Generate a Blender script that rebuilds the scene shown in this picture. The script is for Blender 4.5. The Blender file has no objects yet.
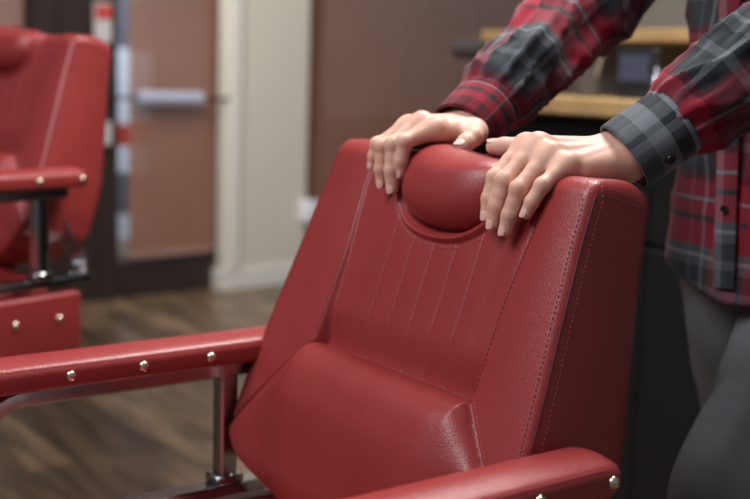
import bpy, math, random
import numpy as np
from mathutils import Vector, Matrix, noise
random.seed(5)
C = bpy.context.scene.collection
# ---------------------------------------------------------------- camera
FPX = 1131.0; CX, CY = 375.0, 249.5; CAMH = 1.06
pt, ro = math.radians(9.015), math.radians(1.885)
fwd = np.array([0, math.cos(pt), -math.sin(pt)]); up = np.array([0, math.sin(pt), math.cos(pt)]); rt = np.array([1., 0, 0])
RC = np.array([math.cos(ro)*rt+math.sin(ro)*up, -math.sin(ro)*rt+math.cos(ro)*up, fwd]); CP = np.array([0, 0, CAMH])
cd = bpy.data.cameras.new('camera'); cam = bpy.data.objects.new('camera', cd); C.objects.link(cam)
M = Matrix.Identity(4)
for i in range(3):
    M[i][0], M[i][1], M[i][2] = RC[0][i], RC[1][i], -RC[2][i]
M.translation = Vector(CP); cam.matrix_world = M
cd.sensor_width = 36; cd.lens = FPX*36/750
cd.dof.use_dof = True; cd.dof.focus_distance = 1.15; cd.dof.aperture_fstop = 3.4
bpy.context.scene.camera = cam
def ray(u, v): return RC.T @ np.array([(u-CX)/FPX, -(v-CY)/FPX, 1.])
def at(u, v, Z): return CP + ray(u, v)*Z
def on_plane(u, v, P, n):
    d = ray(u, v); return CP + d*(((np.asarray(P)-CP) @ n)/(d @ n))
# chair frame
YAW = .9452
S0 = np.array([-.0165, 1.1772, 0]); AX = np.array([math.cos(YAW), -math.sin(YAW), 0]); YX = np.array([math.sin(YAW), math.cos(YAW), 0]); ZX = np.array([0, 0, 1.])
RHO = .3758; BZ = .639
def W(x, y, z): return S0 + x*AX + y*YX + z*ZX
def BK(a, b, c): # backrest coords -> chair local
    return (a, b*math.sin(RHO) - c*math.cos(RHO), BZ + b*math.cos(RHO) + c*math.sin(RHO))
def WB(a, b, c): return W(*BK(a, b, c))
# ---------------------------------------------------------------- helpers
def tag(o, label=None, cat=None, group=None, kind=None):
    if label: o['label'] = label
    if cat: o['category'] = cat
    if group: o['group'] = group
    if kind: o['kind'] = kind
    return o
def empty(name, loc=(0, 0, 0), rz=0):
    o = bpy.data.objects.new(name, None); C.objects.link(o); o.location = Vector(loc); o.rotation_euler = (0, 0, rz)
    o.empty_display_size = .05
    return o
class MB:
    def __init__(s): s.v = []; s.f = []; s.uv = []
    def add(s, vs, fs, uvs=None):
        n = len(s.v); s.v += [tuple(float(q) for q in x) for x in vs]; s.f += [tuple(n+i for i in f) for f in fs]
        s.uv += uvs if uvs is not None else [(0., 0.)]*len(vs)
        return s
    def box(s, c, d, R=None, bev=0):
        hx, hy, hz = d[0]/2, d[1]/2, d[2]/2
        if bev <= 0:
            vs = [(x, y, z) for x in (-hx, hx) for y in (-hy, hy) for z in (-hz, hz)]
            fs = [(0, 1, 3, 2), (4, 6, 7, 5), (0, 4, 5, 1), (2, 3, 7, 6), (0, 2, 6, 4), (1, 5, 7, 3)]
        else:
            b = min(bev, hx*.95, hy*.95, hz*.95)
            vs = []; fs = []; idx = {}
            for sx in (-1, 1):
                for sy in (-1, 1):
                    for sz in (-1, 1):
                        for k, (px, py, pz) in enumerate(((hx, hy-b, hz-b), (hx-b, hy, hz-b), (hx-b, hy-b, hz))):
                            idx[(sx, sy, sz, k)] = len(vs); vs.append((sx*px, sy*py, sz*pz))
            g = lambda *a: idx[a]
            for q in (-1, 1):
                fs.append((g(q, -1, -1, 0), g(q, 1, -1, 0), g(q, 1, 1, 0), g(q, -1, 1, 0))[::q])
                fs.append((g(-1, q, -1, 1), g(-1, q, 1, 1), g(1, q, 1, 1), g(1, q, -1, 1))[::q])
                fs.append((g(-1, -1, q, 2), g(1, -1, q, 2), g(1, 1, q, 2), g(-1, 1, q, 2))[::q])
            for p in (-1, 1):
                for q in (-1, 1):
                    fs.append((g(p, q, -1, 0), g(p, q, -1, 1), g(p, q, 1, 1), g(p, q, 1, 0))[::p*q])
                    fs.append((g(p, -1, q, 0), g(p, 1, q, 0), g(p, 1, q, 2), g(p, -1, q, 2))[::p*q])
                    fs.append((g(-1, p, q, 1), g(-1, p, q, 2), g(1, p, q, 2), g(1, p, q, 1))[::p*q])
            for sx in (-1, 1):
                for sy in (-1, 1):
                    for sz in (-1, 1):
                        fs.append((g(sx, sy, sz, 0), g(sx, sy, sz, 1), g(sx, sy, sz, 2))[::sx*sy*sz])
        R = np.eye(3) if R is None else np.asarray(R)
        return s.add([np.asarray(c)+R @ np.array(v) for v in vs], fs)
    def tube(s, pts, r, n=12, sq=False, up0=(0, 0, 1), caps=True, ry=None):
        pts = [np.asarray(p, float) for p in pts]; rr = r if hasattr(r, '__len__') else [r]*len(pts)
        ryy = rr if ry is None else (ry if hasattr(ry, '__len__') else [ry]*len(pts))
        base = len(s.v); vs = []; fs = []
        for i, p in enumerate(pts):
            t = pts[min(i+1, len(pts)-1)]-pts[max(i-1, 0)]; t = t/np.linalg.norm(t)
            if i == 0:
                u = np.array(up0, float); u = u-t*(u@t)
                if np.linalg.norm(u) < 1e-3: u = np.array([1., .1, 0]); u = u-t*(u@t)
            else: u = u-t*(u@t)
            u = u/np.linalg.norm(u); w = np.cross(t, u)
            k = 1
            if 0 < i < len(pts)-1 and sq:
                t1 = p-pts[i-1]; t2 = pts[i+1]-p; co = (t1@t2)/np.linalg.norm(t1)/np.linalg.norm(t2); k = 1
            for j in range(n):
                a = 2*math.pi*(j+.5)/n
                cx, sy = math.cos(a), math.sin(a)
                if sq:
                    m = (abs(cx)**8+abs(sy)**8)**(1/8.); cx /= m; sy /= m
                vs.append(p+rr[i]*cx*u*k+ryy[i]*sy*w*k)
        for i in range(len(pts)-1):
            for j in range(n):
                fs.append((i*n+j, i*n+(j+1) % n, (i+1)*n+(j+1) % n, (i+1)*n+j))
        if caps: fs += [tuple(range(n))[::-1], tuple(range((len(pts)-1)*n, len(pts)*n))]
        return s.add(vs, fs)
    def lathe(s, prof, c=(0, 0, 0), R=None, n=24):
        R = np.eye(3) if R is None else np.asarray(R); c = np.asarray(c, float); vs = []; fs = []
        for (r, z) in prof:
            for j in range(n):
                a = 2*math.pi*j/n; vs.append(c+R @ np.array([r*math.cos(a), r*math.sin(a), z]))
        for i in range(len(prof)-1):
            for j in range(n): fs.append((i*n+j, i*n+(j+1) % n, (i+1)*n+(j+1) % n, (i+1)*n+j))
        fs += [tuple(range(n))[::-1], tuple(range((len(prof)-1)*n, len(prof)*n))]
        return s.add(vs, fs)
    def build(s, name, mat, parent=None, smooth=True, mesh=None, ang=40):
        me = bpy.data.meshes.new(name); me.from_pydata(s.v, [], s.f); me.materials.append(mat)
        if any(q != (0., 0.) for q in s.uv[:400]):
            ul = me.uv_layers.new(name='UVMap'); li = np.zeros(len(me.loops), np.int32); me.loops.foreach_get('vertex_index', li)
            ul.data.foreach_set('uv', np.array(s.uv, np.float32)[li].ravel())
        me.validate(); me.update()
        if smooth:
            me.shade_smooth()
            if ang: 
                try: me.set_sharp_from_angle(angle=math.radians(ang))
                except Exception: pass
        o = bpy.data.objects.new(name, me); C.objects.link(o)
        if parent: o.parent = parent
        return o
def frame_z(n):
    n = np.asarray(n, float); n = n/np.linalg.norm(n); a = np.array([0, 0, 1.]) if abs(n[2]) < .9 else np.array([1., 0, 0])
    x = np.cross(a, n); x /= np.linalg.norm(x); return np.array([x, np.cross(n, x), n]).T
# ---------------------------------------------------------------- materials
def mat(name, col, rough=.5, metal=0, bump=None, spec=.5, var=None, coat=0, sheen=0, sub=0, coords='Object'):
    m = bpy.data.materials.new(name); m.use_nodes = True; nt = m.node_tree; p = nt.nodes['Principled BSDF']
    p.inputs['Base Color'].default_value = (*col, 1); p.inputs['Roughness'].default_value = rough; p.inputs['Metallic'].default_value = metal
    p.inputs['Specular IOR Level'].default_value = spec; p.inputs['Coat Weight'].default_value = coat; p.inputs['Sheen Weight'].default_value = sheen
    if sub:
        p.inputs['Subsurface Weight'].default_value = sub; p.inputs['Subsurface Radius'].default_value = (1, .35, .2); p.inputs['Subsurface Scale'].default_value = .006
    tc = nt.nodes.new('ShaderNodeTexCoord'); co = tc.outputs[coords]
    if var:
        sc, amt, col2 = var
        n = nt.nodes.new('ShaderNodeTexNoise'); n.inputs['Scale'].default_value = sc; n.inputs['Detail'].default_value = 4
        nt.links.new(co, n.inputs['Vector']); mx = nt.nodes.new('ShaderNodeMix'); mx.data_type = 'RGBA'
        mr = nt.nodes.new('ShaderNodeMapRange'); mr.inputs[1].default_value = .35; mr.inputs[2].default_value = .65; mr.inputs[4].default_value = amt
        nt.links.new(n.outputs['Fac'], mr.inputs[0]); nt.links.new(mr.outputs[0], mx.inputs[0])
        mx.inputs[6].default_value = (*col, 1); mx.inputs[7].default_value = (*col2, 1); nt.links.new(mx.outputs[2], p.inputs['Base Color'])
    if bump:
        kind, sc, st, dist = bump
        if kind == 'leather':
            v = nt.nodes.new('ShaderNodeTexVoronoi'); v.inputs['Scale'].default_value = sc; v.feature = 'DISTANCE_TO_EDGE'
            n = nt.nodes.new('ShaderNodeTexNoise'); n.inputs['Scale'].default_value = sc*.6; n.inputs['Detail'].default_value = 3
            nt.links.new(co, v.inputs['Vector']); nt.links.new(co, n.inputs['Vector'])
            mp = nt.nodes.new('ShaderNodeMath'); mp.operation = 'MINIMUM'; mp.inputs[1].default_value = .25; nt.links.new(v.outputs['Distance'], mp.inputs[0])
            ad = nt.nodes.new('ShaderNodeMath'); ad.operation = 'MULTIPLY_ADD'; ad.inputs[1].default_value = 1.6
            nt.links.new(mp.outputs[0], ad.inputs[0]); nt.links.new(n.outputs['Fac'], ad.inputs[2]); src = ad.outputs[0]
        else:
            n = nt.nodes.new('ShaderNodeTexNoise'); n.inputs['Scale'].default_value = sc; n.inputs['Detail'].default_value = 4
            nt.links.new(co, n.inputs['Vector']); src = n.outputs['Fac']
        b = nt.nodes.new('ShaderNodeBump'); b.inputs['Strength'].default_value = st; b.inputs['Distance'].default_value = dist
        nt.links.new(src, b.inputs['Height']); nt.links.new(b.outputs[0], p.inputs['Normal'])
    return m
RED = (.30, .036, .034)
leather = mat('red leather', RED, .34, bump=('leather', 420, .42, .0006), spec=.45, coat=.05, var=(14, .35, (.25, .021, .023)))
thread = mat('dusty red thread', (.42, .095, .10), .8)
piping_m = mat('dark red piping', (.12, .008, .012), .5)
thread_d = mat('dark maroon thread', (.13, .02, .03), .8)
chrome = mat('polished steel', (.42, .42, .43), .16, 1)
stud_m = mat('brass studs', (.78, .66, .50), .16, 1)
black_m = mat('black plastic', (.012, .012, .014), .45)
button_m = mat('black button', (.012, .012, .014), .25, spec=.6)
skin = mat('skin', (.69, .41, .305), .52, bump=('noise', 330, .22, .0005), sub=.15, var=(38, .6, (.62, .29, .215)))
nail_m = mat('fingernail', (.78, .49, .41), .25, spec=.6)
hair_m = mat('dark brown hair', (.03, .018, .012), .6)
denim = mat('grey washed denim', (.10, .105, .115), .85, bump=('noise', 700, .5, .0008), var=(9, .8, (.20, .21, .225)))
shoe_m = mat('black shoe leather', (.015, .014, .014), .4)
def plaid(name, stops, period, stops2=None, rough=.9):
    m = bpy.data.materials.new(name); m.use_nodes = True; nt = m.node_tree; L = nt.links.new; p = nt.nodes['Principled BSDF']
    p.inputs['Roughness'].default_value = rough; p.inputs['Specular IOR Level'].default_value = .15; p.inputs['Sheen Weight'].default_value = .12
    tc = nt.nodes.new('ShaderNodeTexCoord'); sx = nt.nodes.new('ShaderNodeSeparateXYZ'); L(tc.outputs['UV'], sx.inputs[0])
    res = []
    for k, (ax, st) in enumerate((('X', stops), ('Y', stops2 or stops))):
        a = nt.nodes.new('ShaderNodeMath'); a.operation = 'MULTIPLY'; a.inputs[1].default_value = 1/period; L(sx.outputs[ax], a.inputs[0])
        f = nt.nodes.new('ShaderNodeMath'); f.operation = 'FRACT'; L(a.outputs[0], f.inputs[0])
        r = nt.nodes.new('ShaderNodeValToRGB'); r.color_ramp.interpolation = 'CONSTANT'
        el = r.color_ramp.elements
        while len(el) > 1: el.remove(el[-1])
        el[0].position = 0; el[0].color = (*st[0][1], 1)
        for (ps, cc) in st[1:]:
            e = el.new(ps); e.color = (*cc, 1)
        L(f.outputs[0], r.inputs[0]); res.append(r)
    # woven: threads of the two directions alternate finely (twill)
    wv = nt.nodes.new('ShaderNodeTexWave'); wv.bands_direction = 'DIAGONAL'; wv.inputs['Scale'].default_value = 260; wv.inputs['Distortion'].default_value = 1.5
    L(tc.outputs['UV'], wv.inputs['Vector'])
    mr = nt.nodes.new('ShaderNodeMapRange'); mr.inputs[3].default_value = .42; mr.inputs[4].default_value = .82; L(wv.outputs['Fac'], mr.inputs[0])
    mx = nt.nodes.new('ShaderNodeMix'); mx.data_type = 'RGBA'; L(mr.outputs[0], mx.inputs[0]); L(res[0].outputs[0], mx.inputs[6]); L(res[1].outputs[0], mx.inputs[7])
    n = nt.nodes.new('ShaderNodeTexNoise'); n.inputs['Scale'].default_value = 900; n.inputs['Detail'].default_value = 2; L(tc.outputs['UV'], n.inputs['Vector'])
    mr2 = nt.nodes.new('ShaderNodeMapRange'); mr2.inputs[3].default_value = .55; mr2.inputs[4].default_value = 1.45; L(n.outputs['Fac'], mr2.inputs[0])
    mm = nt.nodes.new('ShaderNodeMix'); mm.data_type = 'RGBA'; mm.blend_type = 'MULTIPLY'; mm.inputs[0].default_value = 1
    L(mx.outputs[2], mm.inputs[6]); L(mr2.outputs[0], mm.inputs[7]); L(mm.outputs[2], p.inputs['Base Color'])
    b = nt.nodes.new('ShaderNodeBump'); b.inputs['Strength'].default_value = .4; b.inputs['Distance'].default_value = .0006
    L(n.outputs['Fac'], b.inputs['Height']); L(b.outputs[0], p.inputs['Normal'])
    return m
ch = (.022, .027, .032); rd = (.27, .012, .030); dr = (.085, .006, .014); gy = (.19, .205, .22); dg = (.075, .085, .095)
PL = [(0, ch), (.20, dg), (.25, ch), (.36, gy), (.40, ch), (.46, dr), (.50, rd), (.60, dr), (.63, gy), (.655, rd), (.80, ch), (.83, rd), (.93, dr)]
PL2 = [(0, ch), (.12, dg), (.18, ch), (.30, dg), (.36, gy), (.39, dg), (.44, rd), (.62, ch), (.66, rd), (.76, gy), (.785, rd), (.90, dr), (.95, ch)]
plaid_m = plaid('red and charcoal plaid flannel', PL, .19, PL2)
plaid_cuff = plaid('grey and black plaid flannel', [(0, ch), (.16, dg), (.3, (.17, .185, .2)), (.52, ch), (.62, (.17, .185, .2)), (.70, gy), (.74, dg), (.86, ch)], .085,
                   [(0, dg), (.25, (.17, .185, .2)), (.5, ch), (.7, gy), (.76, dg)])
plaid_maroon = plaid('maroon and black plaid flannel', [(0, dr), (.25, rd), (.4, ch), (.5, rd), (.6, gy), (.63, dr), (.8, ch)], .08)
# ---------------------------------------------------------------- barber chair
sm = lambda e0, e1, x: np.clip((x-e0)/(e1-e0), 0, 1)**2*(3-2*np.clip((x-e0)/(e1-e0), 0, 1))
Bs = [-.095, -.088, -.075, -.060, -.035, -.010, .034, .09, .136, .2, .277, .335]
WL = [.095, .140, .194, .230, .257, .266, .2655, .2605, .257, .2505, .2435, .2385]
WR = [.095, .135, .180, .206, .230, .242, .242, .237, .232, .224, .2155, .2115]
TOP = .354; RT = .021
def TL(a, b): return b+.011*np.clip(-np.asarray(a)/.2, 0, 1)*np.clip((np.asarray(b)-.25)/.1, 0, 1.1)
def width(b, side):
    w = np.interp(b, Bs, WL if side < 0 else WR)
    k = np.clip((b-(TOP-RT))/RT, 0, 1)
    return w-RT*(1-np.sqrt(np.maximum(0, 1-k*k)))*.98
DS = 1.1; AS = .140; CREASE = .108; HC = (.004, .322)
def seam_a(b): return AS+.010*sm(.2, .33, b)
def rim_d(a, b): # signed distance-like to the stitched arc round the headrest (positive inside)
    x = (a-HC[0])/.098; y = (b-.345)/.088
    return (1-np.sqrt(np.abs(x)**2.4+np.abs(y)**2.4+1e-9))*.088
def hgt(a, b):
    a = np.asarray(a, float); b = np.asarray(b, float); A = np.abs(a)
    sa = seam_a(b)
    inside = sm(.004, -.004, A-sa)
    # wings: gentle pillow
    wo = np.where(a < 0, np.interp(b, Bs, WL), np.interp(b, Bs, WR))
    wing = .0035*np.sin(np.pi*np.clip((A-sa)/(wo-sa), 0, 1))
    pan = -.002-.005*sm(.31, .15, b)-.012*sm(.17, CREASE, b)**1.5
    for k in range(5):
        x = (a-(.006+.037*(k-2)))
        pan = pan-.0008*np.exp(-(x/.0016)**2)*sm(.0, -.004, rim_d(a, b))
    pan = pan+.0003*np.cos((a-.006)/.037*2*np.pi+np.pi)*(A < .12)
    c = wing*(1-inside)+pan*inside-.0022*np.exp(-((A-sa)/.0022)**2)
    # headrest surround
    rd_ = rim_d(a, b)
    c = c+inside*(.006*np.exp(-((rd_-.004)/.0045)**2)-.0025*np.exp(-((rd_+.0015)/.0018)**2)-.020*sm(.010, .022, rd_))
    # lumbar
    d = ((CREASE-b)-np.maximum(A-AS, 0)*DS)*(1-.16*sm(AS, AS+.03, A))
    sd = sm(AS-.03, AS+.05, A); lum = (.030-.013*sd)*(1-np.exp(-np.maximum(d, 0)/(.015-.007*sd)))-.030*sm(.06, .20, CREASE-b)*(1-.6*sm(.15, .25, A))-.003*sm(.14, .26, A)
    low = sm(-.0006, .0012, d)
    c = c*(1-low)+(lum-.010*np.exp(-np.maximum(d, 0)/.004)*sm(AS+.012, AS-.012, A))*low
    gr = -.0035*np.exp(-(d/.0026)**2)*sm(AS-.004, AS+.004, A)*sm(.005, .03, np.where(a < 0, np.interp(b, Bs, WL), np.interp(b, Bs, WR))-A)
    c = c+gr
    # lumbar side seam creases a little on the right / left
    # rounding towards the outline
    dt = np.maximum(0, TOP-b); r = .024
    k = np.clip(1-dt/r, 0, 1); c = c-r*(1-np.sqrt(np.maximum(0, 1-k*k)))*.95
    de = np.maximum(0, wo-A); r = .011
    k = np.clip(1-de/r, 0, 1); c = c-r*(1-np.sqrt(np.maximum(0, 1-k*k)))*.9
    db = np.maximum(0, b-Bs[0]); r = .05
    k = np.clip(1-db/r, 0, 1); c = c-r*(1-np.sqrt(np.maximum(0, 1-k*k)))*.9
    return c
def thick(b): return np.interp(b, [-.095, -.05, .0, .1, .18, .3, .36], [.09, .12, .142, .141, .125, .099, .084])
def backrest_mesh():
    nu, nv = 300, 260
    bs = np.concatenate([np.linspace(Bs[0], -.02, 34, endpoint=False), np.linspace(-.02, .09, 44, endpoint=False), np.linspace(.09, .125, 48, endpoint=False),
                         np.linspace(.125, .25, 42, endpoint=False), np.linspace(.25, .325, 52, endpoint=False), TOP-RT*(1-np.sin(np.linspace(0, np.pi/2, 32)))*1.11])
    bs[-1] = TOP; nv = len(bs)
    s = np.linspace(-1, 1, nu); s = s-.0*s
    P = np.zeros((nv, nu, 3)); Q = np.zeros((nv, nu, 3))
    for j, b in enumerate(bs):
        wl, wr = width(b, -1), width(b, 1)
        a = np.where(s < 0, s*wl, s*wr); c = hgt(a, np.full(nu, b))
        P[j, :, 0] = a; P[j, :, 1] = b; P[j, :, 2] = c
        t = thick(b); bo = b+.012*sm(.30, TOP, b)
        Q[j, :, 0] = a*.975; Q[j, :, 1] = bo; Q[j, :, 2] = -t-.006*np.cos(s*np.pi/2)*.5
    loop = [(0, i) for i in range(nu)]+[(j, nu-1) for j in range(1, nv)]+[(nv-1, i) for i in range(nu-2, -1, -1)]+[(j, 0) for j in range(nv-2, 0, -1)]
    V = [P.reshape(-1, 3)]; n0 = nu*nv
    F = [(j*nu+i, j*nu+i+1, (j+1)*nu+i+1, (j+1)*nu+i) for j in range(nv-1) for i in range(nu-1)]
    prev = [j*nu+i for (j, i) in loop]; K = 9; cnt = n0
    ctr = np.array([0, .13, 0])
    for k in range(1, K+1):
        f = k/(K+1.); ring = []
        ff = f
        for (j, i) in loop:
            p = P[j, i]*(1-ff)+Q[j, i]*ff
            o = p-ctr; o[2] = 0; o = o/np.linalg.norm(o)
            bl = .006*math.sin(math.pi*min(1, f*1.0))
            if j == nv-1: o = np.array([0, 1., 0]); bl = .004*math.sin(math.pi*f)
            ring.append(p+o*bl)
        V.append(np.array(ring)); cur = list(range(cnt, cnt+len(loop))); cnt += len(loop)
        m = len(loop); F += [(prev[q], cur[q], cur[(q+1) % m], prev[(q+1) % m]) for q in range(m)]; prev = cur
    V.append(Q.reshape(-1, 3)); q0 = cnt
    cur = [q0+j*nu+i for (j, i) in loop]; m = len(loop); F += [(prev[q], cur[q], cur[(q+1) % m], prev[(q+1) % m]) for q in range(m)]
    F += [(q0+j*nu+i, q0+(j+1)*nu+i, q0+(j+1)*nu+i+1, q0+j*nu+i+1) for j in range(nv-1) for i in range(nu-1)]
    V = np.vstack(V); V[:, 1] = TL(V[:, 0], V[:, 1]); V = np.array([BK(*v) for v in V])
    mb = MB(); mb.add(V, F); return mb
def stitches(mb, path, step=.0054, ln=.0034, w=.0010, lift=.0004):
    """path: list of (point, normal) in chair local coordinates; dashes laid along it"""
    P = np.array([p for p, n in path]); Nn = np.array([n for p, n in path])
    seg = np.linalg.norm(np.diff(P, axis=0), axis=1); cum = np.r_[0, np.cumsum(seg)]
    t = step
    while t < cum[-1]:
        p = np.array([np.interp(t, cum, P[:, k]) for k in range(3)]); q = np.array([np.interp(t+ln, cum, P[:, k]) for k in range(3)])
        n = np.array([np.interp(t, cum, Nn[:, k]) for k in range(3)]); n /= np.linalg.norm(n)+1e-9
        d = q-p
        if np.linalg.norm(d) > 1e-5:
            d /= np.linalg.norm(d); n = n-d*(n@d); n /= np.linalg.norm(n); s_ = np.cross(n, d)
            mb.box((p+q)/2+n*lift, (ln, w, .0009), np.array([d, s_, n]).T, bev=.0004)
        t += step
def surf_path(ab, n=80, off=0):
    ab = np.array(ab, float); seg = np.linalg.norm(np.diff(ab, axis=0), axis=1); cum = np.r_[0, np.cumsum(seg)]
    out = []
    for t in np.linspace(0, cum[-1], n):
        a = np.interp(t, cum, ab[:, 0]); b = np.interp(t, cum, ab[:, 1]); e = .001
        c = float(hgt(a, b)); ca = (float(hgt(a+e, b))-float(hgt(a-e, b)))/(2*e); cb = (float(hgt(a, b+e))-float(hgt(a, b-e)))/(2*e)
        nl = np.array([-ca, -cb, 1.]); nl /= np.linalg.norm(nl)
        p = np.array(BK(a, float(TL(a, b)), c)); n_ = np.array(BK(nl[0], nl[1], nl[2]))-np.array(BK(0, 0, 0))
        out.append((p, n_))
    return out
def side_path(sgn, f, n=80, b0=-.03, b1=.345):
    out = []
    for b in np.linspace(b0, b1, n):
        a = sgn*float(width(b, sgn)); c = float(hgt(a, b)); t = float(thick(b))
        ff = f; p = np.array([a*(1-ff)+a*.975*ff, b+ff*.012*float(sm(.30, TOP, b)), c*(1-ff)+(-t)*ff]); bl = .006*math.sin(math.pi*f)
        p[0] += sgn*bl
        p[1] = float(TL(p[0], p[1])); pl = np.array(BK(*p)); out.append((pl, np.array([sgn*1., 0, 0])))
    return out
def grid_pillow(fn, nu, nv):
    mb = MB(); vs = [fn(2*math.pi*i/nu, -math.pi/2+math.pi*j/nv) for j in range(nv+1) for i in range(nu)]
    fs = [(j*nu+i, j*nu+(i+1) % nu, (j+1)*nu+(i+1) % nu, (j+1)*nu+i) for j in range(nv) for i in range(nu)]
    return mb.add(vs, fs)
def spow(x, p): return math.copysign(abs(x)**p, x)
def headrest_fn(th, ph):
    """pillow: flat-topped outline with a round bottom, domed front"""
    ct, st = math.cos(th), math.sin(th)
    ex = 3.6 if st > 0 else 2.3
    rad = (abs(ct)**ex+abs(st)**ex)**(-1/ex)
    cp, sp = spow(math.cos(ph), .62), spow(math.sin(ph), .95)
    x = .0865*rad*ct*cp; y = rad*st*cp
    b = .326+(.054*y if y < 0 else .036*y)
    x += .004*y
    a = HC[0]+x
    b += .0120*max(0, y)*math.exp(-((a+.062)/.055)**2)
    c = -.020+(.046 if sp > 0 else .040)*sp
    if sp > 0: c -= .016*max(0, y)**2*sp+.003*math.exp(-(((a-.02)/.04)**2+((b-.35)/.016)**2))
    return BK(a, b, c)
def rrect(w, h, r, n=5, top=0):
    pts = []
    for cx, cy, a0 in ((w/2-r, h/2-r, 0), (-w/2+r, h/2-r, 90), (-w/2+r, -h/2+r, 180), (w/2-r, -h/2+r, 270)):
        for k in range(n+1):
            a = math.radians(a0+90*k/n); x = cx+r*math.cos(a); y = cy+r*math.sin(a)
            pts.append((x, y))
    # crown: insert points on the top
    out = []
    for i, (x, y) in enumerate(pts):
        out.append((x, y))
        if i == n:
            for q in (): pass
    return out
def pad_mesh(y0, y1, xc, zc, w, h, r, endr, crown=.008, nseg=30, ztop_front=0):
    """leather block lofted along y"""
    def sec(w, h):
        rr = min(r, w*.48, h*.48); P = []
        nn = 6
        for cx, cy, a0 in ((w/2-rr, h/2-rr, 0), (-w/2+rr, h/2-rr, 90), (-w/2+rr, -h/2+rr, 180), (w/2-rr, -h/2+rr, 270)):
            for k in range(nn+1):
                a = math.radians(a0+90*k/nn); P.append((cx+rr*math.cos(a), cy+rr*math.sin(a)))
            if a0 == 0: P += [(w/2-rr-(w-2*rr)*q/8., h/2) for q in range(1, 8)]
        return P
    ys = [y0-endr*(1-math.cos(t)) if False else y0-endr+endr*math.sin(math.pi/2-t) for t in np.linspace(0, math.pi/2, 8)]
    secs = []
    for t in np.linspace(math.pi/2, 0, 9):   # rear end cap (big y)
        secs.append((y0-endr+endr*math.sin(t), math.cos(t)))
    for t in np.linspace(0, 1, nseg)[1:-1]: secs.append((y0-endr+(y1+endr-(y0-endr))*t, 1))
    for t in np.linspace(0, math.pi/2, 9): secs.append((y1+endr-endr*math.sin(t), math.cos(t)))
    vs = []; m = None
    for (y, k) in secs:
        inset = endr*(1-k); ww = max(w-1.2*inset, .01); hh = max(h-.9*inset, .006)
        P = sec(ww, hh); m = len(P)
        f = (y0-y)/(y0-y1)
        for (x, z) in P:
            zz = z+(crown*(1-(2*x/w)**2) if z > 0 else 0)*k
            vs.append((xc+x, y, zc+zz+ztop_front*f))
    n = len(secs); fs = [(i*m+j, i*m+(j+1) % m, (i+1)*m+(j+1) % m, (i+1)*m+j) for i in range(n-1) for j in range(m)]
    fs += [tuple(range(m))[::-1], tuple(range((n-1)*m, n*m))]
    return MB().add(vs, [f[::-1] for f in fs])
def bez(pts, n=12):
    pts = [np.array(p, float) for p in pts]; out = []
    for i in range(len(pts)-1):
        p0 = pts[max(i-1, 0)]; p1 = pts[i]; p2 = pts[i+1]; p3 = pts[min(i+2, len(pts)-1)]
        for t in np.linspace(0, 1, n, endpoint=False):
            out.append(.5*((2*p1)+(-p0+p2)*t+(2*p0-5*p1+4*p2-p3)*t*t+(-p0+3*p1-3*p2+p3)*t**3))
    out.append(pts[-1]); return out
def stud(mb, p, n, r=.0062):
    R = frame_z(n); prof = [(r*1.02, 0)]+[(r*math.cos(t), r*.75*math.sin(t)) for t in np.linspace(.15, 1.5, 7)]
    mb.lathe(prof, p, R, 16)
MESH = {}
def part(name, mb, m, parent, key=None, **k):
    if key and key in MESH:
        o = bpy.data.objects.new(name, MESH[key]); C.objects.link(o); o.parent = parent; return o
    o = (mb() if callable(mb) else mb).build(name, m, parent, **k)
    if key: MESH[key] = o.data
    return o
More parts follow.
